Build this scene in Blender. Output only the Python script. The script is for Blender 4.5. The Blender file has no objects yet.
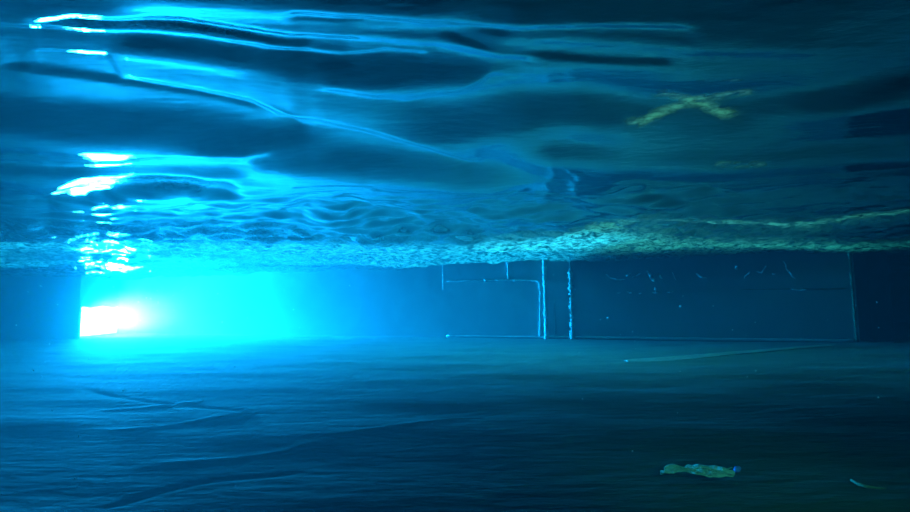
import bpy, bmesh, math, random
import numpy as np
from mathutils import Vector, Matrix, noise

random.seed(7)
R = math.radians
sc = bpy.context.scene
COL = sc.collection

# ------------------------------------------------------------------ camera
CAM_Z = 0.62            # metres above the floor
WATER_Z = 1.27          # mean height of the water surface
F = 500.0
PITCH = math.atan2(46.0, F)
cam_data = bpy.data.cameras.new('camera')
cam_data.sensor_width = 36.0
cam_data.lens = F / 910.0 * 36.0
cam_data.clip_start = 0.01
cam = bpy.data.objects.new('camera', cam_data)
COL.objects.link(cam)
cam.location = (0, 0, CAM_Z)
ROLL = -0.011
cam.rotation_euler = (Matrix.Rotation(math.pi / 2 + PITCH, 3, 'X') @ Matrix.Rotation(ROLL, 3, 'Z')).to_euler()
sc.camera = cam

# ------------------------------------------------------------------ world, exposure
world = bpy.data.worlds.new('world')
sc.world = world
world.use_nodes = True
world.node_tree.nodes['Background'].inputs[0].default_value = (0.01, 0.05, 0.07, 1)
world.node_tree.nodes['Background'].inputs[1].default_value = 0.05
sc.view_settings.view_transform = 'Standard'
sc.view_settings.look = 'None'
sc.view_settings.gamma = 1
sc.view_settings.use_curve_mapping = False
sc.view_settings.exposure = 0.0
sc.cycles.max_bounces = 10
sc.cycles.volume_bounces = 0
sc.cycles.transmission_bounces = 8
sc.cycles.glossy_bounces = 6
sc.cycles.diffuse_bounces = 1
sc.cycles.sample_clamp_indirect = 4.0
sc.cycles.caustics_reflective = False
sc.cycles.caustics_refractive = False

# ------------------------------------------------------------------ lights: the opening's daylight, then added lamps
def area_light(name, loc, aim, sx, sy, power, color, spread=180):
    l = bpy.data.lights.new(name, 'AREA')
    l.shape = 'RECTANGLE'; l.size = sx; l.size_y = sy
    l.energy = power; l.color = color; l.spread = R(spread)
    o = bpy.data.objects.new(name, l); COL.objects.link(o)
    o.location = loc
    d = Vector(aim) - Vector(loc)
    o.rotation_euler = d.to_track_quat('-Z', 'Y').to_euler()
    return o

# daylight entering through the low opening at the end of the passage, behind the left wall
area_light('daylight', (-7.70, 10.75, 0.34), (-0.45, 7.3, 0.42), 1.6, 0.5, 13500, (0.10, 0.45, 1.0), spread=73)
# added lamps above the water: bluish over the far surface, greenish at the right
area_light('added_surface_light', (-4.0, 6.7, 1.9), (-4.0, 6.6, 1.27), 11.5, 3.4, 290, (0.04, 0.66, 1.0), spread=56)
area_light('added_green_panel', (3.3, 5.0, 2.3), (3.3, 5.0, 1.27), 6.0, 3.0, 48, (0.22, 1.0, 0.75), spread=56)  # added greenish panel for the yellow-green band on the surface
area_light('added_glint_light', (1.2, 2.2, 2.4), (1.15, 1.95, 1.27), 1.4, 0.2, 4, (0.22, 1.0, 0.5), spread=60)  # small added lamp that brightens the cross-shaped glint
# added green spot near the camera to brighten the leaf and floor
tl = bpy.data.lights.new('added_green_spot', 'SPOT')
tl.energy = 62.0; tl.color = (0.22, 1.0, 0.75); tl.spot_size = R(36); tl.spot_blend = 1.0; tl.shadow_soft_size = 0.05
to = bpy.data.objects.new('added_green_spot', tl); COL.objects.link(to)
to.location = (0.9, -0.3, 1.0)
to.rotation_euler = (Vector((0.95, 1.87, 0.0)) - Vector(to.location)).to_track_quat('-Z', 'Y').to_euler()

# ------------------------------------------------------------------ helpers
def ray(px, py):
    v = Vector(((px - 455) / F, -(py - 256) / F, -1.0))
    return Matrix.Rotation(math.pi / 2 + PITCH, 3, 'X') @ Matrix.Rotation(ROLL, 3, 'Z') @ v
def on_z(px, py, z):
    d = ray(px, py); t = (z - CAM_Z) / d.z
    return Vector((d.x * t, d.y * t, z))
# the back wall runs through these two floor points
WA = Vector((0.0, 8.86)); WB = Vector((5.55, 6.95))
WD = (WB - WA).normalized(); WN = Vector((-WD.y, WD.x))   # WN points away from the camera
def on_wall(px, py, off=0.0):
    d = ray(px, py)
    n = Vector((WN.x, WN.y, 0)); p0 = Vector((WA.x, WA.y, 0)) - n * off
    t = (p0 - Vector((0, 0, CAM_Z))).dot(n) / d.dot(n)
    return Vector((0, 0, CAM_Z)) + d * t

def nodes(name):
    m = bpy.data.materials.new(name); m.use_nodes = True
    nt = m.node_tree; nt.nodes.clear()
    return m, nt, nt.nodes.new, nt.links.new
def mat(name, c1, c2, scale=3.0, rough=0.8, bump=0.3, detail=8.0, spec=0.2, bscale=None, emit=None, stretch=(1, 1, 1)):
    m, nt, N, L = nodes(name)
    out = N('ShaderNodeOutputMaterial'); b = N('ShaderNodeBsdfPrincipled')
    tc = N('ShaderNodeTexCoord'); mp = N('ShaderNodeMapping'); mp.inputs['Scale'].default_value = stretch
    n1 = N('ShaderNodeTexNoise'); n1.inputs['Scale'].default_value = scale; n1.inputs['Detail'].default_value = detail
    n1.inputs['Roughness'].default_value = 0.6
    L(tc.outputs['Object'], mp.inputs[0]); L(mp.outputs[0], n1.inputs['Vector'])
    r = N('ShaderNodeValToRGB')
    r.color_ramp.elements[0].position = 0.35; r.color_ramp.elements[0].color = (*c1, 1)
    r.color_ramp.elements[1].position = 0.65; r.color_ramp.elements[1].color = (*c2, 1)
    L(n1.outputs['Fac'], r.inputs[0]); L(r.outputs[0], b.inputs['Base Color'])
    b.inputs['Roughness'].default_value = rough
    b.inputs['Specular IOR Level'].default_value = spec
    if bump:
        n2 = N('ShaderNodeTexNoise'); n2.inputs['Scale'].default_value = bscale or scale * 4; n2.inputs['Detail'].default_value = 6
        L(mp.outputs[0], n2.inputs['Vector'])
        bp = N('ShaderNodeBump'); bp.inputs['Strength'].default_value = bump; bp.inputs['Distance'].default_value = 0.02
        L(n2.outputs['Fac'], bp.inputs['Height']); L(bp.outputs[0], b.inputs['Normal'])
    L(b.outputs[0], out.inputs[0])
    return m

def link(name, me, m, parent=None, smooth=False):
    o = bpy.data.objects.new(name, me); COL.objects.link(o)
    if m: me.materials.append(m)
    if parent: o.parent = parent
    if smooth: me.shade_smooth()
    return o
def obj(name, bm, m, parent=None, smooth=False):
    bmesh.ops.recalc_face_normals(bm, faces=bm.faces)
    me = bpy.data.meshes.new(name); bm.to_mesh(me); bm.free()
    return link(name, me, m, parent, smooth)
def tag(o, label, cat, group=None, kind=None):
    o['label'] = label; o['category'] = cat
    if group: o['group'] = group
    if kind: o['kind'] = kind
    return o
def struct(o, label=None):
    o['kind'] = 'structure'
    if label: o['label'] = label
    return o
def add_box(bm, c, size, rz=0.0):
    r = bmesh.ops.create_cube(bm, size=1.0)
    bmesh.ops.transform(bm, matrix=Matrix.Translation(c) @ Matrix.Rotation(rz, 4, 'Z') @ Matrix.Diagonal((*size, 1)), verts=r['verts'])
    return r['verts']
def add_tube(bm, pts, radii, seg=10):
    """tapered tube through the points, closed at both ends"""
    pts = [Vector(p) for p in pts]; rings = []
    for i, p in enumerate(pts):
        a = pts[max(i - 1, 0)]; b = pts[min(i + 1, len(pts) - 1)]
        t = (b - a).normalized()
        u = t.cross(Vector((0, 0, 1)));
        if u.length < 0.05: u = t.cross(Vector((0, 1, 0)))
        u.normalize(); v = t.cross(u)
        r = radii[i] if isinstance(radii, (list, tuple)) else radii
        rings.append([bm.verts.new(p + (u * math.cos(k * 2 * math.pi / seg) + v * math.sin(k * 2 * math.pi / seg)) * r) for k in range(seg)])
    for a, b in zip(rings, rings[1:]):
        for k in range(seg):
            bm.faces.new((a[k], a[(k + 1) % seg], b[(k + 1) % seg], b[k]))
    bm.faces.new(rings[0][::-1]); bm.faces.new(rings[-1])

# ------------------------------------------------------------------ materials
M_floor = mat('silted_floor', (0.38, 0.43, 0.42), (0.48, 0.53, 0.51), 1.3, 0.9, 0.6, bscale=5, stretch=(1, 3, 1))
M_wall = mat('silted_wall', (0.36, 0.40, 0.42), (0.44, 0.48, 0.50), 0.8, 0.9, 0.25)
M_dark = mat('dark_concrete', (0.03, 0.04, 0.04), (0.05, 0.06, 0.06), 2, 0.9, 0.3)
M_pale = mat('pale_encrusted_metal', (0.45, 0.55, 0.54), (0.80, 0.86, 0.84), 14, 0.7, 0.8, bscale=40)
M_flake = mat('pale_paint', (0.9, 0.95, 0.95), (0.97, 0.99, 0.97), 30, 0.8, 0.2)
M_leaf = mat('pale_leaf', (0.22, 0.52, 0.36), (0.50, 0.78, 0.62), 25, 0.7, 0.6)
M_leaftip = mat('blue_leaf_tip', (0.08, 0.25, 0.7), (0.1, 0.3, 0.8), 20, 0.6, 0.2)
M_twig = mat('twig_bark', (0.10, 0.20, 0.12), (0.16, 0.26, 0.16), 25, 0.8, 0.3)

def day_material():
    m, nt, N, L = nodes('daylight')
    out = N('ShaderNodeOutputMaterial'); e = N('ShaderNodeEmission')
    e.inputs['Color'].default_value = (0.50, 0.90, 1.0, 1); e.inputs['Strength'].default_value = 220.0
    L(e.outputs[0], out.inputs[0]); return m
M_day = day_material()

def shade_near_floor():  # near floor darkened and greened in its colour, standing in for shade
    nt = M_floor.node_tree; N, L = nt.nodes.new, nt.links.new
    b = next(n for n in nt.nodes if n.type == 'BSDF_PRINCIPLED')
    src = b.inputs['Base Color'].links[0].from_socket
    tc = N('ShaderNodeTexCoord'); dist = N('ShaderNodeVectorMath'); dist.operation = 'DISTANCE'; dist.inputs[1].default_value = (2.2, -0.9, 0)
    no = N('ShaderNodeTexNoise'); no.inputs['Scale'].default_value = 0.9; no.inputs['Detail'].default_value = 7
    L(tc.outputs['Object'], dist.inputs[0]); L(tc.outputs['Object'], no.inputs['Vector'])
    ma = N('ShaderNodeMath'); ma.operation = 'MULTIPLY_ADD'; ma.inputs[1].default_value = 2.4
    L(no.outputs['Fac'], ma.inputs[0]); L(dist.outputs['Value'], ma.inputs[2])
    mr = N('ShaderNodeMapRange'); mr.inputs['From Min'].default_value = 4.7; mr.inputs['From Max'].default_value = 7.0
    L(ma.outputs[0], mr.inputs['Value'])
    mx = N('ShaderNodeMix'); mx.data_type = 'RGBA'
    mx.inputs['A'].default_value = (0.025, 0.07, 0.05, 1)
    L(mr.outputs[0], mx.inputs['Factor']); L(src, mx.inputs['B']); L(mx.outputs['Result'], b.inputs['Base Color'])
shade_near_floor()

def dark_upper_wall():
    # darkness above the waterline is painted into the walls' colour
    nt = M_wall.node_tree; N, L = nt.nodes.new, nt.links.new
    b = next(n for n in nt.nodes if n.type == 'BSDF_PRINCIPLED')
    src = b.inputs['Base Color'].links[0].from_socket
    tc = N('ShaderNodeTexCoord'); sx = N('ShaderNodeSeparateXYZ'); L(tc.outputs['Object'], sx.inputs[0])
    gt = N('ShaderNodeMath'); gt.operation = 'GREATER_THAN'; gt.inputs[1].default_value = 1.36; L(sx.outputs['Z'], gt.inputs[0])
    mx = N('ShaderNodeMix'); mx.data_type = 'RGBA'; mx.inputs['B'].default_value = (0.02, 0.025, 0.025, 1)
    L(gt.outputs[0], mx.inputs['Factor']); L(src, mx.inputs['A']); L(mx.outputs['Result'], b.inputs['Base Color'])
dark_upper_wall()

# water: clear refracting surface with blue-green absorption and scattering inside
def water_material():
    m, nt, N, L = nodes('water')
    out = N('ShaderNodeOutputMaterial')
    g = N('ShaderNodeBsdfGlass'); g.inputs['IOR'].default_value = 1.333; g.inputs['Roughness'].default_value = 0.02
    g.inputs['Color'].default_value = (1, 1, 1, 1)
    tc = N('ShaderNodeTexCoord'); mp = N('ShaderNodeMapping'); mp.inputs['Scale'].default_value = (1.0, 2.2, 1)
    L(tc.outputs['Object'], mp.inputs[0])
    n = N('ShaderNodeTexNoise'); n.inputs['Scale'].default_value = 9; n.inputs['Detail'].default_value = 5
    L(mp.outputs[0], n.inputs['Vector'])
    n2 = N('ShaderNodeTexNoise'); n2.inputs['Scale'].default_value = 2.2; n2.inputs['Detail'].default_value = 2
    L(tc.outputs['Object'], n2.inputs['Vector'])
    ma = N('ShaderNodeMath'); ma.operation = 'MULTIPLY'
    L(n.outputs['Fac'], ma.inputs[0]); L(n2.outputs['Fac'], ma.inputs[1])
    b = N('ShaderNodeBump'); b.inputs['Strength'].default_value = 0.16; b.inputs['Distance'].default_value = 0.03
    L(ma.outputs[0], b.inputs['Height']); L(b.outputs[0], g.inputs['Normal'])
    # film of foam and fine dust plus painted glints, set by a vertex attribute
    at = N('ShaderNodeAttribute'); at.attribute_name = 'foam_glint'
    mp2 = N('ShaderNodeMapping'); mp2.inputs['Scale'].default_value = (7, 9.0, 1); mp2.inputs['Rotation'].default_value = (0, 0, 0.5)
    L(tc.outputs['Object'], mp2.inputs[0])
    n3 = N('ShaderNodeTexNoise'); n3.inputs['Scale'].default_value = 2.0; n3.inputs['Detail'].default_value = 6; n3.inputs['Roughness'].default_value = 0.65
    L(mp2.outputs[0], n3.inputs['Vector'])
    mr = N('ShaderNodeMapRange'); mr.inputs['From Min'].default_value = 0.40; mr.inputs['From Max'].default_value = 0.62
    L(n3.outputs['Fac'], mr.inputs['Value'])
    mf = N('ShaderNodeMath'); mf.operation = 'MULTIPLY'; mf.use_clamp = True
    L(at.outputs['Fac'], mf.inputs[0]); L(mr.outputs[0], mf.inputs[1])
    tr = N('ShaderNodeBsdfTranslucent'); tr.inputs['Color'].default_value = (0.9, 0.95, 0.9, 1)
    df = N('ShaderNodeBsdfDiffuse'); df.inputs['Color'].default_value = (0.9, 0.95, 0.9, 1)
    mx0 = N('ShaderNodeMixShader'); mx0.inputs[0].default_value = 0.06
    L(tr.outputs[0], mx0.inputs[1]); L(df.outputs[0], mx0.inputs[2])
    mx = N('ShaderNodeMixShader')
    L(mf.outputs[0], mx.inputs[0]); L(g.outputs[0], mx.inputs[1]); L(mx0.outputs[0], mx.inputs[2])
    L(mx.outputs[0], out.inputs['Surface'])
    a = N('ShaderNodeVolumeAbsorption'); a.inputs['Color'].default_value = (0.0, 0.75, 0.80, 1); a.inputs['Density'].default_value = 0.31
    s = N('ShaderNodeVolumeScatter'); s.inputs['Color'].default_value = (0.20, 0.85, 1.0, 1); s.inputs['Density'].default_value = 0.028
    s.inputs['Anisotropy'].default_value = 0.6
    ad = N('ShaderNodeAddShader'); L(a.outputs[0], ad.inputs[0]); L(s.outputs[0], ad.inputs[1])
    L(ad.outputs[0], out.inputs['Volume'])
    return m
M_water = water_material()

# ------------------------------------------------------------------ structure
X0, X1, Y0, Y1, ZT = -13.0, 13.0, -2.5, 14.2, 3.0
def wall_between(name, a, b, th, z0=-0.1, z1=ZT, m=M_wall, label=None):
    """solid wall whose visible face runs from a to b; thickness goes to the left of a->b"""
    a = Vector(a); b = Vector(b); d = (b - a).normalized(); n = Vector((-d.y, d.x)) * th
    bm = bmesh.new()
    q = [a, b, b + n, a + n]
    lo = [bm.verts.new((p.x, p.y, z0)) for p in q]; hi = [bm.verts.new((p.x, p.y, z1)) for p in q]
    bm.faces.new(lo[::-1]); bm.faces.new(hi)
    for k in range(4): bm.faces.new((lo[k], lo[(k + 1) % 4], hi[(k + 1) % 4], hi[k]))
    return struct(obj(name, bm, m), label)

# floor with low ripples of silt and long creases
CREASES = [  # floor creases: two ends in photo pixels, width, height
    ((78, 389), (258, 415), 0.03, -0.016), ((110, 431), (262, 413), 0.03, 0.016), ((100, 506), (300, 468), 0.02, -0.014),
    ((286, 436), (480, 418), 0.03, 0.008), ((140, 470), (330, 440), 0.03, 0.010), ((90, 412), (210, 400), 0.04, 0.012),
]
def floor_obj():
    xs = np.concatenate([np.linspace(X0, -5, 40)[:-1], np.linspace(-5, 5, 420), np.linspace(5, X1, 50)[1:]])
    ys = np.concatenate([np.linspace(Y0, 0.8, 15)[:-1], np.linspace(0.8, 6, 330), np.linspace(6, Y1, 120)[1:]])
    X, Y = np.meshgrid(xs, ys)
    Z = np.zeros_like(X)
    rs = np.random.RandomState(3)
    for k in range(26):
        wl = rs.uniform(0.18, 1.2); an = rs.normal(1.45, 0.28); ph = rs.uniform(0, 6.28)
        kx, ky = math.cos(an) * 6.28 / wl, math.sin(an) * 6.28 / wl
        Z += 0.0012 * wl * np.sin(X * kx + Y * ky + ph + 0.8 * np.sin(X * 0.7 + k))
    for (p, q, w, h) in CREASES:
        a = on_z(*p, 0); b = on_z(*q, 0); dx, dy = b.x - a.x, b.y - a.y; L2 = dx * dx + dy * dy
        t = ((X - a.x) * dx + (Y - a.y) * dy) / L2
        bend = 0.05 * np.sin(t * 5 + p[0])
        dist = ((X - a.x) * dy - (Y - a.y) * dx) / math.sqrt(L2) + bend
        env = np.clip(np.minimum(t, 1 - t) * 5 + 0.3, 0, 1)
        Z += 0.5 * h * env * np.exp(-(dist / w) ** 2)
    n, mm = X.shape
    co = np.stack([X, Y, Z], -1).reshape(-1, 3)
    me = grid_mesh('floor', co, n, mm)
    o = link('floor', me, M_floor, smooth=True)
    return struct(o)
def grid_mesh(name, co, n, mm, extra=None):
    i = np.arange(n * mm).reshape(n, mm)
    f = np.stack([i[:-1, :-1], i[:-1, 1:], i[1:, 1:], i[1:, :-1]], -1).reshape(-1, 4)
    me = bpy.data.meshes.new(name)
    if extra is not None: f = np.concatenate([f, extra])
    me.vertices.add(len(co)); me.vertices.foreach_set('co', co.astype(np.float32).ravel())
    me.loops.add(f.size); me.loops.foreach_set('vertex_index', f.astype(np.int32).ravel())
    me.polygons.add(len(f)); me.polygons.foreach_set('loop_start', np.arange(0, f.size, 4, dtype=np.int32))
    me.update(calc_edges=True); me.validate()
    return me
floor_obj()

CORNER = Vector((-7.27, 9.70))      # right-hand end of the left wall
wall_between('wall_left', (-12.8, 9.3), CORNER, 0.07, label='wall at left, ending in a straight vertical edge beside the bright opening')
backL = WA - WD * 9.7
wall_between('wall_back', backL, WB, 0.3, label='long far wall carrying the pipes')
# recess beyond the right end of the far wall
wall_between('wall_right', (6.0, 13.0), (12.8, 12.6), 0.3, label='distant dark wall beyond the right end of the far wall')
wall_between('wall_outer_right', (12.8, 13.2), (12.8, -2.3), 0.2, m=M_dark)
wall_between('wall_front', (12.9, -2.3), (-12.9, -2.3), 0.2, m=M_dark)
wall_between('wall_outer_left', (-12.7, -2.4), (-12.7, 9.6), 0.2, m=M_dark)
wall_between('wall_recess', (5.85, 7.1), (5.85, 13.2), -0.3, m=M_dark)
bm = bmesh.new(); add_box(bm, ((X0 + X1) / 2, (Y0 + Y1) / 2, ZT + 0.1), (X1 - X0, Y1 - Y0, 0.2)); struct(obj('ceiling', bm, M_dark))

# passage behind the left wall, closed by a low opening onto daylight
PX = -7.72
def opening():
    y0, y1 = 9.75, 11.62
    bm = bmesh.new()
    # ragged masonry round the opening: lintel with a broken lower edge
    n = 40; rs = np.random.RandomState(5)
    tops = []
    for i in range(n + 1):
        y = y0 + (y1 - y0) * i / n
        tops.append((y, 0.60 + 0.02 * math.sin(i * 0.9) + rs.uniform(-0.02, 0.02) + (0.05 if 24 < i < 28 else 0)))
    for x in (PX, PX - 0.3):
        lo = [bm.verts.new((x, y, z)) for y, z in tops]; hi = [bm.verts.new((x, y, 3.0)) for y, z in tops]
        for k in range(n): bm.faces.new((lo[k], lo[k + 1], hi[k + 1], hi[k]))
        if x == PX: l0, h0 = lo, hi
    for k in range(n): bm.faces.new((l0[k], l0[k + 1], lo[k + 1], lo[k]))
    struct(obj('wall_passage', bm, M_wall), 'end wall of the passage above the bright opening')
    bm = bmesh.new()
    add_box(bm, (PX - 0.05, (y0 + y1) / 2, 0.37), (0.03, y1 - y0, 0.74))
    w = obj('window_1', bm, M_day); struct(w, 'low opening full of dazzling daylight')
opening()

# ------------------------------------------------------------------ water surface
# strokes in photo pixels: (points, half width px, weight). + faces that tilt to the far light, - faces that look down at the near floor
STROKES = []
def S(w, hw, *pts): STROKES.append((pts, hw, w))
# top left
S(.9, 3, (0,23),(70,28),(133,33),(200,40),(300,56))
S(1., 5, (40,17),(70,12),(120,18),(180,20),(240,30),(300,38),(340,40))
S(1, 15, (160,6),(250,12),(350,16),(430,20))
S(-.5, 2.5, (80,18),(170,26),(230,36),(300,49))
S(.8, 5, (300,5),(400,16),(460,24),(600,22),(680,24))
S(-.45, 3.5, (300,15),(420,21),(500,30))
S(.7, 6, (300,38),(380,43),(450,50),(520,57))
S(-.45, 3.5, (450,37),(500,52),(600,61),(660,62))
S(.5, 8, (520,40),(600,44),(700,52),(800,56))
S(.9, 2.5, (270,53),(300,57),(343,61),(385,55),(420,58))
S(-1, 11, (320,70),(360,76),(420,79),(465,77))
S(.7, 4, (333,91),(406,103),(460,96),(492,77))
S(-1, 20, (450,128),(520,115),(580,112),(650,128),(740,138))
S(-.7, 12, (740,120),(820,105),(910,85))
S(.8, 2.5, (40,52),(100,55))
S(.4, 6, (133,60),(230,76))
S(-.6, 8, (140,45),(220,56),(290,68))
S(-.6, 4, (20,70),(100,82),(170,94),(230,106),(282,118))
S(1, 3, (130,84),(200,97),(250,108),(290,123),(302,130))
S(-1, 14, (-20,113),(60,122),(130,125),(200,128),(275,140))
S(1, 4, (55,166),(115,164),(150,157),(175,154),(265,152))
S(.6, 4, (170,160),(240,158))
S(1, 3, (290,122),(365,136),(430,150),(470,163))
S(-1, 13, (230,146),(320,158),(400,165),(480,175))
S(-.6, 5, (0,172),(120,176),(230,172))
S(1, 6, (45,198),(70,186),(100,181),(160,180),(215,183))
S(-1, 5, (100,201),(135,192),(185,187),(228,195))
S(.8, 5, (213,188),(265,190),(300,194))
S(.8, 2.5, (100,205),(165,210),(300,214))
S(-.8, 4, (0,208),(60,206),(110,208))
S(.9, 1.8, (60,213),(100,213))
S(-.7, 8, (0,225),(100,224),(200,226),(300,226))
S(.9, 2.5, (300,184),(360,182)); S(.7, 2.5, (380,188),(445,188),(520,196))
S(-.9, 7, (305,215),(345,212),(375,222)); S(-.9, 6, (360,228),(410,229),(465,230))
S(-.8, 6, (480,212),(520,210),(565,214))
S(.5, 5, (520,165),(600,180),(700,184))
S(-.9, 9, (640,200),(730,202),(820,196),(910,190))
S(-.6, 10, (560,150),(640,156),(760,158),(910,150))

S(.9, 2.5, (655,192),(700,189),(715,192))
S(1, 5, (560,232),(635,218),(735,222),(805,225),(910,208))
S(-.9, 2, (640,224),(735,230),(805,231),(910,219))
S(.9, 12, (-20,246),(150,246),(300,250),(450,256),(600,250))
S(-.8, 4, (-10,255),(60,258)); S(-.7, 2.5, (150,262),(245,256))
S(.9, 2, (600,247),(700,251),(840,246),(882,250))

# streaks of foam and dust, and glints painted as such: weight, half width, points
FOAM_GLINTS = []
def B(w, hw, *pts): FOAM_GLINTS.append((pts, hw, w))
B(1., 10, (-30,242),(60,243),(150,244),(260,246),(360,248),(450,250),(540,246),(620,238),(700,246),(800,250))
B(.75, 7, (-30,262),(100,268),(200,268),(330,262),(460,262),(600,258),(720,256),(860,252))
B(.5, 6, (600,250),(700,252),(800,250),(910,246)); B(.7, 5, (570,236),(635,216),(735,220),(805,224),(930,206))
B(.3, 4, (60,20),(150,26),(240,34))
B(.35, 5, (70,186),(150,182),(215,184)); B(.3, 5, (0,226),(150,228),(300,232))
B(.45, 3.5, (640,125),(668,116),(700,106),(742,99)); B(.45, 4, (668,100),(700,110),(722,118)); B(.3, 2, (705,84),(735,84))  # cross-shaped green glint painted as foam
B(.3, 3, (655,192),(690,189),(715,191)); B(.25, 2, (720,160),(760,160))

def stroke_field(PXs, PYs, STROKES=STROKES):
    T = np.zeros_like(PXs)
    for pts, hw, w in STROKES:
        best = np.full_like(PXs, 1e9)
        for (a, b) in zip(pts, pts[1:]):
            dx, dy = b[0] - a[0], b[1] - a[1]; L2 = dx * dx + dy * dy
            t = np.clip(((PXs - a[0]) * dx + (PYs - a[1]) * dy) / L2, 0, 1)
            ex = PXs - a[0] - t * dx; ey = PYs - a[1] - t * dy
            # a stroke fades over 25 px past its ends but only hw px across
            end = ((t == 0) & (a == pts[0])) | ((t == 1) & (b == pts[-1]))
            k = np.where(end, 0.12, 1.0)
            best = np.minimum(best, k * ex * ex + ey * ey)
        T += w * np.exp(-best / (hw * hw))
    return T

def water_obj():
    nv, nu = 900, 900
    # rows spaced evenly in viewing angle, then a coarse part near and behind the camera
    yy = np.concatenate([np.linspace(Y0 + 0.05, 0.9, 25)[:-1], 0.68 / np.linspace(0.68 / 0.9, 0.68 / 14.0, nv)])
    yy[-1] = Y1 - 0.05
    u = np.linspace(-1, 1, nu)
    cx = 1.6; 
    X = np.zeros((len(yy), nu)); Y = np.repeat(yy[:, None], nu, 1)
    half = 1.25 * np.maximum(yy, 0.9)[:, None] + 0.8
    X[:] = u[None, :] * half
    X = np.clip(X, X0 + 0.05, X1 - 0.05)
    # keep the outermost columns at the room's edge
    X[:, 0] = X0 + 0.05; X[:, -1] = X1 - 0.05
    rs = np.random.RandomState(11)
    H = np.zeros_like(X)
    for k in range(40):
        wl = 0.25 * (1.11 ** k) if k < 24 else rs.uniform(0.25, 1.4)
        an = rs.normal(1.62, 0.30); ph = rs.uniform(0, 6.28)
        kx, ky = math.cos(an) * 6.28 / wl, math.sin(an) * 6.28 / wl
        amp = 0.0045 * wl ** 0.9
        H += amp * np.sin(X * kx + Y * ky + ph + 0.9 * np.sin(X * 1.3 + Y * 0.4 + k))
    # wave faces placed where the photograph shows them
    rm = np.array(Matrix.Rotation(math.pi / 2 + PITCH, 3, 'X') @ Matrix.Rotation(ROLL, 3, 'Z'))
    P = np.stack([X, Y, np.full_like(X, WATER_Z - CAM_Z)], -1) @ rm
    front = P[..., 2] < -0.05
    dz = np.where(front, -P[..., 2], 1)
    PXs = 455 + F * P[..., 0] / dz; PYs = 256 - F * P[..., 1] / dz
    T = np.where(front, stroke_field(PXs, PYs), 0)
    elev = (WATER_Z - CAM_Z) / np.maximum(np.hypot(X, Y), 0.5)
    cap = np.tan(np.maximum(0.69 - elev, 0.08))       # steeper faces would let the view through to the dark room above
    slope = np.where(T > 0, 0.58 * T * elev, -cap * np.tanh(-T * 0.42 / cap))
    dY = np.gradient(yy)[:, None]
    Hs = np.cumsum(slope * dY, axis=0)
    # take out the slow drift so that the surface stays level
    out = np.zeros_like(Hs)
    for i in range(len(yy)):
        g = np.exp(-((yy - yy[i]) / (0.22 * max(yy[i], 1.0))) ** 2) * dY[:, 0]; g /= g.sum()
        out[i] = Hs[i] - g @ Hs
    mask = np.clip((PYs + 60) / 50, 0, 1) * np.clip((262 - PYs) / 25, 0, 1) * front
    H = H * (1 - 0.8 * mask) + out * mask
    # short chop on the far part of the surface
    for k in range(30):
        wl = rs.uniform(0.10, 0.35); an = rs.normal(1.5, 0.6); ph = rs.uniform(0, 6.28)
        kx, ky = math.cos(an) * 6.28 / wl, math.sin(an) * 6.28 / wl
        H += 0.0028 * wl / 0.2 * np.clip((Y - 2.6) / 2, 0, 1) * np.sin(X * kx + Y * ky + ph + 1.2 * np.sin(X * 2.3 + Y + k))
    H += np.clip((Y - 5.5) / 2, 0, 1) * (0.022 * np.sin(X * 1.9 + 0.4) + 0.016 * np.sin(X * 4.3 + Y * 1.1) + 0.02 * np.sin(Y * 3.1 + X * 0.7))
    foam_glint = np.where(front, stroke_field(PXs, PYs, FOAM_GLINTS), 0).clip(0, 1)
    Z = WATER_Z + H
    n, mm = X.shape
    co = np.stack([X, Y, Z], -1).reshape(-1, 3)
    # skirt down through the floor and a bottom, so that the water is one closed body
    rim = np.concatenate([np.arange(mm), np.arange(1, n) * mm + mm - 1, (n - 1) * mm + np.arange(mm - 2, -1, -1), np.arange(n - 2, 0, -1) * mm])
    low = co[rim].copy(); low[:, 2] = -0.08
    base = len(co); k = len(rim)
    j = np.arange(k); j2 = (j + 1) % k
    skirt = np.stack([rim[j], base + j, base + j2, rim[j2]], -1)
    # bottom as strips between front rim and back rim
    fr = np.arange(mm); bk = (mm - 1) + (n - 1) + (mm - 1) - np.arange(mm)
    bot = np.stack([base + fr[:-1], base + bk[:-1], base + bk[1:], base + fr[1:]], -1)
    lf = None
    co = np.concatenate([co, low])
    bm = None
    me = grid_mesh('water', co, n, mm, np.concatenate([skirt]))
    bm = bmesh.new(); bm.from_mesh(me)
    bm.verts.ensure_lookup_table()
    bm.faces.new([bm.verts[base + q] for q in range(k)])
    bmesh.ops.recalc_face_normals(bm, faces=bm.faces)
    for f in bm.faces: f.smooth = abs(f.normal.z) > 0.3
    for e in bm.edges:
        if len(e.link_faces) == 2 and e.link_faces[0].smooth != e.link_faces[1].smooth: e.smooth = False
    bm.to_mesh(me); bm.free()
    at = me.attributes.new('foam_glint', 'FLOAT', 'POINT')
    fv = np.zeros(len(me.vertices), np.float32); fv[:foam_glint.size] = foam_glint.ravel()
    at.data.foreach_set('value', fv)
    o = link('water', me, M_water)
    tag(o, 'clear blue water filling the flooded room, its rippled surface seen from below', 'water', kind='stuff')
    return o
water_obj()

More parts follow.
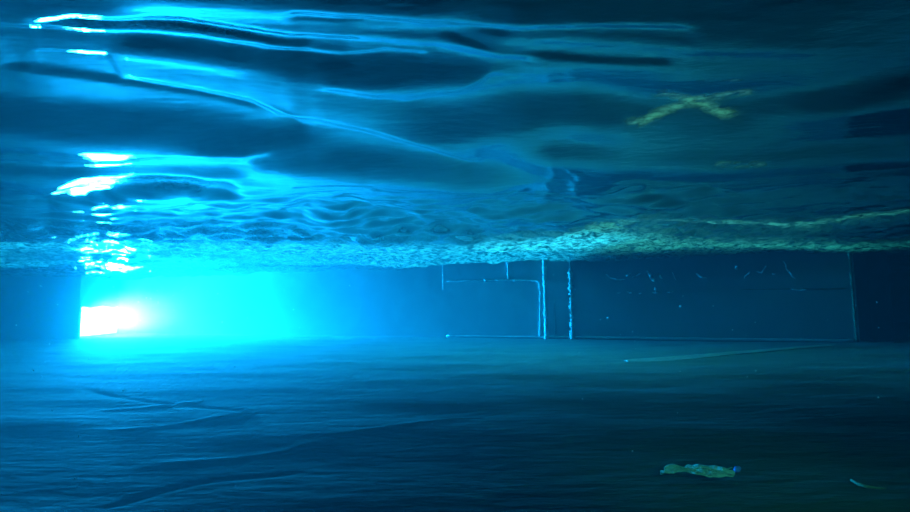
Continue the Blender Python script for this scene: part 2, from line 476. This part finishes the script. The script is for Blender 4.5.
# ------------------------------------------------------------------ pipes and strips on the far wall
def wall_pts(pts, off): return [on_wall(x, y, off) for x, y in pts]
def rough_tube(bm, pts, r, n=40, jit=0.25, seed=1, seg=9):
    """a pipe with crusts: radius varies along it"""
    rs = random.Random(seed); P = []
    total = sum((pts[i + 1] - pts[i]).length for i in range(len(pts) - 1))
    for a, b in zip(pts, pts[1:]):
        m = max(1, int(n * (b - a).length / total))
        for k in range(m): P.append(a.lerp(b, k / m))
    P.append(pts[-1])
    add_tube(bm, P, [r * (1 + rs.uniform(-jit, jit * 1.6)) for _ in P], seg)
def top(px, off, z): 
    p = on_wall(px, 300, off); return Vector((p.x, p.y, z))
def bracket(parent, px, z, off, r):
    bm = bmesh.new(); p = on_wall(px, 300, off * 0.5)
    add_box(bm, (p.x, p.y, z), (r * 3.2, off * 1.0, 0.03), math.atan2(WD.y, WD.x))
    obj('wall_bracket', bm, M_pale, parent)
def riser(name, px, r, z0, label, cat, seed, jit=0.3, zt=1.62):
    off = r * (1 + 1.6 * jit) + 0.012
    p = top(px, off, z0)
    e = bpy.data.objects.new(name, None); COL.objects.link(e); e.location = p
    bm = bmesh.new(); rough_tube(bm, [Vector((0, 0, 0)), Vector((0, 0, zt - z0))], r, 60, jit, seed)
    obj('shaft', bm, M_pale, e, True)
    for z in (0.35, 1.05):
        if z > z0:
            bm = bmesh.new(); add_box(bm, (0, 0, z - z0), (r * 2.6, r * 2.6, 0.028), math.atan2(WD.y, WD.x)); obj('clamp', bm, M_pale, e)
    tag(e, label, cat); return e
riser('pipe', 545.3, 0.030, 0.0, 'stout pale pipe rising up the far wall, right beside the thin elbowed one', 'pipe', 2)
riser('pipe', 571.2, 0.027, 0.0, 'flaking crusted pipe standing alone, rightmost of the upright pipes on the far wall', 'pipe', 5, 0.6)
riser('conduit', 554.3, 0.008, 0.0, 'faint thin conduit between the two stout upright pipes', 'pipe', 9, 0.5, 0.62)

# elbowed pipe: along the wall, then down to the floor
bm = bmesh.new()
pts = wall_pts([(484.5, 280.0), (510, 280.2), (534, 280.3), (537.5, 281.2), (539.6, 284), (540.4, 289), (540.2, 300), (539.8, 336.5)], 0.03)
rough_tube(bm, pts, 0.013, 60, 0.45, 3)
e = bpy.data.objects.new('elbow_pipe', None); COL.objects.link(e)
obj('tube', bm, M_pale, e, True)
bm = bmesh.new(); p = on_wall(485.2, 280.2, 0.03); bmesh.ops.create_uvsphere(bm, u_segments=10, v_segments=6, radius=0.026, matrix=Matrix.Translation(p)); obj('end_cap', bm, M_pale, e, True)
tag(e, 'thin pipe running along the far wall and bending down to the floor', 'pipe')
bm = bmesh.new(); rough_tube(bm, wall_pts([(447, 281.2), (470, 280.6), (483, 280.3)], 0.012), 0.006, 14, 0.4, 4)
tag(obj('wire', bm, M_pale, smooth=True), 'very faint thin wire continuing left from the elbowed pipe', 'wire')
# stub dropping to the elbowed pipe
bm = bmesh.new(); a = on_wall(508.2, 279.5, 0.03); rough_tube(bm, [a, Vector((a.x, a.y, 1.5))], 0.017, 14, 0.15, 6)
tag(obj('pipe_stub', bm, M_pale, smooth=True), 'short pale stub joining the elbowed pipe from the water surface', 'pipe')
# hanging rod
e = bpy.data.objects.new('hanging_rod', None); COL.objects.link(e)
a = on_wall(442.8, 289, 0.3); bm = bmesh.new(); rough_tube(bm, [a, Vector((a.x, a.y, 1.6))], 0.0075, 12, 0.1, 7); obj('rod', bm, M_pale, e, True)
bm = bmesh.new(); bmesh.ops.create_uvsphere(bm, u_segments=10, v_segments=7, radius=0.016, matrix=Matrix.Translation(a) @ Matrix.Diagonal((1, 1, 1.5, 1))); obj('tip', bm, M_pale, e, True)
tag(e, 'single thin rod hanging straight down through the surface with a small blob at its tip', 'rod')

# pale edge strip at the foot of the far wall, and the strip at its right-hand end
bm = bmesh.new()
rs = random.Random(8); a = on_wall(446, 300, 0.02); b = on_wall(850, 300, 0.02)
q = []
for k in range(90):
    t = k / 89; q.append(Vector((a.x + (b.x - a.x) * t, a.y + (b.y - a.y) * t, 0.030)))
add_tube(bm, q, [0.007 + 0.012 * min(1, k / 35) + rs.uniform(-.002, .003) for k in range(90)], 8)
struct(obj('baseboard_back', bm, M_flake, smooth=True), 'thin pale strip along the foot of the far wall')
bm = bmesh.new(); p = on_wall(853.2, 300, 0.015); rough_tube(bm, [Vector((p.x, p.y, 0.02)), Vector((p.x, p.y, 1.7))], 0.013, 40, 0.5, 12)
struct(obj('trim_1', bm, M_twig, smooth=True), 'faint vertical strip at the right-hand end of the far wall')

# peeling strips: thin curled ribbons standing off the wall
def ribbon(bm, pts, w, seed=0, off=0.05):
    rs = random.Random(seed)
    P = wall_pts(pts, off); Q = []
    for a, b in zip(P, P[1:]):
        for k in range(4): Q.append(a.lerp(b, k / 4))
    Q.append(P[-1]); n = len(Q)
    out = Vector((-WN.x, -WN.y, 0)); rows = []
    for i, p in enumerate(Q):
        t = (Q[min(i + 1, n - 1)] - Q[max(i - 1, 0)]).normalized(); side = t.cross(out).normalized()
        ww = w * (0.35 + 0.65 * math.sin(math.pi * (i + 0.6) / (n + 0.2))) * rs.uniform(0.7, 1.25)
        p = p + out * (0.03 * math.sin(i * 0.9 + seed)); c = out * (0.35 * ww)
        th = out * 0.004
        rows.append([bm.verts.new(p + side * ww + th), bm.verts.new(p + c + th), bm.verts.new(p - side * ww + th),
                     bm.verts.new(p - side * ww - th), bm.verts.new(p + c - th), bm.verts.new(p + side * ww - th)])
    for a, b in zip(rows, rows[1:]):
        for k in range(6): bm.faces.new((a[k], a[(k + 1) % 6], b[(k + 1) % 6], b[k]))
    bm.faces.new(rows[0][::-1]); bm.faces.new(rows[-1])
STRIPS = [
    ([(606, 274), (609, 277), (615, 279.3), (619, 280), (625, 279.6)], .012, 'long sagging strip of peeling coating, nearest to the upright pipes'),
    ([(626, 276.5), (631, 273.5)], .014, 'tiny upturned flake at the right end of the sagging strip'),
    ([(632, 277), (637, 275.5), (641, 273)], .012, 'short slanting strip between the sagging strip and the broad hanging one'),
    ([(647, 271), (650, 275), (652, 278), (654, 282)], .028, 'broad hanging strip of peeling coating above the row of patches'),
    ([(655, 287), (655.3, 289), (655.5, 291)], .018, 'small upright flake directly below the broad hanging strip'),
    ([(658, 273), (660, 276.5), (662.5, 279)], .014, 'short drooping strip just right of the broad hanging one'),
    ([(672, 272), (674, 276), (676, 280.5)], .007, 'faint narrow drooping strip, standing free between two brighter ones'),
    ([(696, 273.3), (699, 275.6), (701.5, 277.3), (707.5, 278.2)], .014, 'bright strip sloping down right, alone at the middle of the far wall panel'),
    ([(736.5, 266), (736.5, 269.5)], .020, 'small bright flake just under the water surface'),
    ([(744, 278.5), (746.5, 275), (750, 271.5)], .011, 'thin strip rising to the right, left of the hooked one'),
    ([(757, 271), (761, 272.8), (763.5, 270.5), (765.5, 266)], .011, 'hooked strip shaped like a tick mark'),
    ([(784, 261), (785.5, 266), (787.5, 270), (791, 275), (795.5, 278.5)], .008, 'long faint strip curving down right, close to the right end of the wall'),
]
for i, (pts, w, lab) in enumerate(STRIPS):
    bm = bmesh.new(); ribbon(bm, pts, w, i)
    tag(obj('peeling_strip', bm, M_flake, smooth=True), lab, 'peeling strip', 'peeling strips on the far wall')
PATCH = [
    ((617, 292.3), (620.5, 292.8), .010, 'leftmost dot in the dashed row of pale patches'),
    ((626.5, 291.8), (632, 293), .016, 'second patch from the left in the dashed row'),
    ((638.5, 293.5), (641.5, 293.2), .013, 'third patch from the left, lowest in the dashed row'),
    ((652.5, 292.6), (658.5, 292.2), .014, 'elongated patch in the dashed row under the upright flake'),
    ((667, 292.2), (673.5, 291.8), .012, 'rightmost bar in the dashed row of patches'),
    ((772, 274), (775, 274.2), .012, 'small round patch right of the hooked strip'),
    ((791, 289.4), (806, 289.8), .014, 'long bright horizontal bar of bare coating left of the wall end'),
]
for i, (a, b, w, lab) in enumerate(PATCH):
    bm = bmesh.new(); m = ((a[0] + b[0]) / 2, (a[1] + b[1]) / 2 + 0.2)
    ribbon(bm, [a, m, b], w, 20 + i, 0.03)
    tag(obj('wall_patch', bm, M_flake, smooth=True), lab, 'patch', 'pale patches on the far wall')
bm = bmesh.new(); rough_tube(bm, wall_pts([(740, 289.5), (786, 289), (846, 288.6)], 0.02), 0.005, 30, 0.6, 31)
tag(obj('wire', bm, M_twig, smooth=True), 'thin dim wire stretched level along the right part of the far wall', 'wire')

# ------------------------------------------------------------------ things on the floor
# crumpled leaf
OUT = [(150,152),(200,128),(240,116),(285,130),(330,140),(380,124),(430,118),(480,127),(540,134),(600,138),(660,146),(715,158),(738,178),
       (705,206),(650,211),(600,216),(540,211),(480,206),(430,201),(390,187),(350,168),(310,173),(260,181),(215,178),(175,167)]
def leaf():
    rs = random.Random(4)
    P = [on_z(640 + x / 7.58, 450 + y / 7.58, 0.03) for x, y in OUT]
    c0 = sum(P, Vector()) / len(P)
    e = bpy.data.objects.new('fallen_leaf', None); COL.objects.link(e); e.location = (c0.x, c0.y, 0.01)
    n = 48; L0 = min(p.x for p in P); L1 = max(p.x for p in P); W = 12
    loop = P + [P[0]]
    def span(x):
        ys = []
        for a, b in zip(loop, loop[1:]):
            if (a.x - x) * (b.x - x) <= 0 and abs(a.x - b.x) > 1e-6: ys.append(a.y + (b.y - a.y) * (x - a.x) / (b.x - a.x))
        return (min(ys), max(ys)) if ys else (c0.y, c0.y)
    bm = bmesh.new(); up = []; dn = []
    for i in range(n + 1):
        x = L0 + (L1 - L0) * (0.003 + 0.994 * i / n); a, b = span(x); ru, rd = [], []
        k = min(1.0, 0.08 + (min(i, n - i) / 7.0) ** 0.8); m_ = (a + b) / 2; a = m_ + (a - m_) * k; b = m_ + (b - m_) * k
        for k in range(W + 1):
            t = k / W; y = a + (b - a) * t
            z = 0.014 + 0.012 * min(1, min(i, n - i) / 8) + 0.008 * math.sin(i * 0.4 + k * 0.5) * math.sin(math.pi * t) + 0.005 * noise.noise(Vector((x * 40, y * 40, 0)))
            ru.append(bm.verts.new((x - c0.x, y - c0.y, z))); rd.append(bm.verts.new((x - c0.x, y - c0.y, z - 0.003)))
        up.append(ru); dn.append(rd)
    for G in (up, dn):
        for r1, r2 in zip(G, G[1:]):
            for k in range(W): bm.faces.new((r1[k], r1[k + 1], r2[k + 1], r2[k]))
    for i in range(n):
        for k in (0, W): bm.faces.new((up[i][k], up[i + 1][k], dn[i + 1][k], dn[i][k]))
    for i in (0, n):
        for k in range(W): bm.faces.new((up[i][k], up[i][k + 1], dn[i][k + 1], dn[i][k]))
    obj('blade', bm, M_leaf, e, True)
    bm = bmesh.new(); q = []
    for i in range(24):
        x = L0 + (L1 - L0) * (0.05 + 0.9 * i / 23); a, b = span(x); q.append(Vector((x - c0.x, (a + b) / 2 - c0.y, 0.030 + 0.005 * math.sin(i * 0.6))))
    add_tube(bm, q, [0.0035 - 0.0001 * i for i in range(24)], 6); obj('midrib', bm, M_leaf, e, True)
    bm = bmesh.new(); a = on_z(736.0, 473.7, 0.02); b = on_z(740.5, 474.2, 0.01)
    q = [Vector((a.x - c0.x + (b.x - a.x) * t, a.y - c0.y + (b.y - a.y) * t, 0.022)) for t in (0, .3, .7, 1)]
    add_tube(bm, q, [0.008, 0.011, 0.008, 0.003], 8); t = obj('stalk', bm, M_leaftip, e, True); t['label'] = 'bluish stalk end'
    tag(e, 'large crumpled yellow-green leaf lying on the dark floor', 'leaf')
leaf()
bm = bmesh.new()
q = [on_z(x, y, 0.012) for x, y in [(851, 480), (858, 484), (866, 486.5), (876, 488), (886, 488.5)]]
add_tube(bm, q, [0.003, 0.005, 0.005, 0.004, 0.002], 7)
tag(obj('twig', bm, M_twig, smooth=True), 'thin curved twig lying on the floor right of the leaf', 'twig')
bm = bmesh.new(); rows = []
q = [on_z(x, y, 0.0) for x, y in [(626, 361.4), (640, 361.2), (662, 360.2), (690, 357.8), (730, 354), (780, 349.8), (832, 345.6)]]
for i, p in enumerate(q):
    t = (q[min(i + 1, 6)] - q[max(i - 1, 0)]).normalized(); n = Vector((-t.y, t.x, 0)); w = (0.05, 0.11, 0.12, 0.10, 0.08, 0.06, 0.04)[i]
    rows.append([bm.verts.new(p + n * w + Vector((0, 0, z))) for z in (-0.004, 0.014)] + [bm.verts.new(p - n * w + Vector((0, 0, z))) for z in (0.008, -0.004)])
for a, b in zip(rows, rows[1:]):
    for k in range(4): bm.faces.new((a[k], a[(k + 1) % 4], b[(k + 1) % 4], b[k]))
bm.faces.new(rows[0][::-1]); bm.faces.new(rows[-1])
tag(obj('tape_strip', bm, M_flake), 'pale flat strip lying slantwise on the floor in front of the far wall', 'strip')

# fine bits of silt drifting in the water
bm = bmesh.new(); rs = random.Random(21)
for i in range(260):
    d = 1.6 + 5.5 * rs.random() ** 1.2; px = rs.uniform(-40, 950) if i % 2 else rs.uniform(-40, 300); py = rs.uniform(285, 500)
    v = ray(px, py).normalized() * d; p = Vector((0, 0, CAM_Z)) + v
    if p.z < 0.04 or p.z > 1.0: continue
    r = rs.uniform(0.0008, 0.0018) * d / 1.5
    bmesh.ops.create_icosphere(bm, subdivisions=1, radius=r, matrix=Matrix.Translation(p) @ Matrix.Diagonal((1, 1, rs.uniform(.6, 1.3), 1)))
o = obj('drifting_silt', bm, M_flake); tag(o, 'tiny pale specks of silt drifting through the water', 'silt', kind='stuff')
for (x, y), lab in (((680.5, 306.2), 'bright speck floating in front of the wall below the dashed patches'), ((608, 318), 'bright speck floating low, just right of the upright pipes')):
    bm = bmesh.new(); bmesh.ops.create_icosphere(bm, subdivisions=2, radius=0.017, matrix=Matrix.Diagonal((1.1, 0.9, 1, 1)))
    for v in bm.verts: v.co *= rs.uniform(0.85, 1.15)
    o = obj('floating_speck', bm, M_flake, smooth=True); o.location = on_wall(x, y, 0.6); tag(o, lab, 'speck')

# added haze volume that makes the white bloom before the bright opening
def bloom_haze():
    m, nt, N, L = nodes('bloom_haze')
    out = N('ShaderNodeOutputMaterial'); v = N('ShaderNodeVolumeScatter')
    v.inputs['Color'].default_value = (0.9, 0.95, 1.0, 1); v.inputs['Anisotropy'].default_value = 0.5
    tc = N('ShaderNodeTexCoord'); ln = N('ShaderNodeVectorMath'); ln.operation = 'LENGTH'; L(tc.outputs['Object'], ln.inputs[0])
    mr = N('ShaderNodeMapRange'); mr.interpolation_type = 'SMOOTHERSTEP'
    mr.inputs['From Min'].default_value = 1.0; mr.inputs['From Max'].default_value = 0.0; mr.inputs['To Min'].default_value = 0.0; mr.inputs['To Max'].default_value = 1.3
    L(ln.outputs['Value'], mr.inputs['Value']); L(mr.outputs[0], v.inputs['Density']); L(v.outputs[0], out.inputs['Volume'])
    bm = bmesh.new(); bmesh.ops.create_icosphere(bm, subdivisions=4, radius=1.0)
    for w in bm.verts: w.co *= 1.0
    o = obj('bloom_haze', bm, m); o.location = (-6.75, 10.45, 0.46); o.scale = (1.7, 0.75, 0.60); o.rotation_euler = (0, 0, -0.34)
    tag(o, 'added glowing haze in front of the dazzling opening', 'haze', kind='stuff')
bloom_haze()
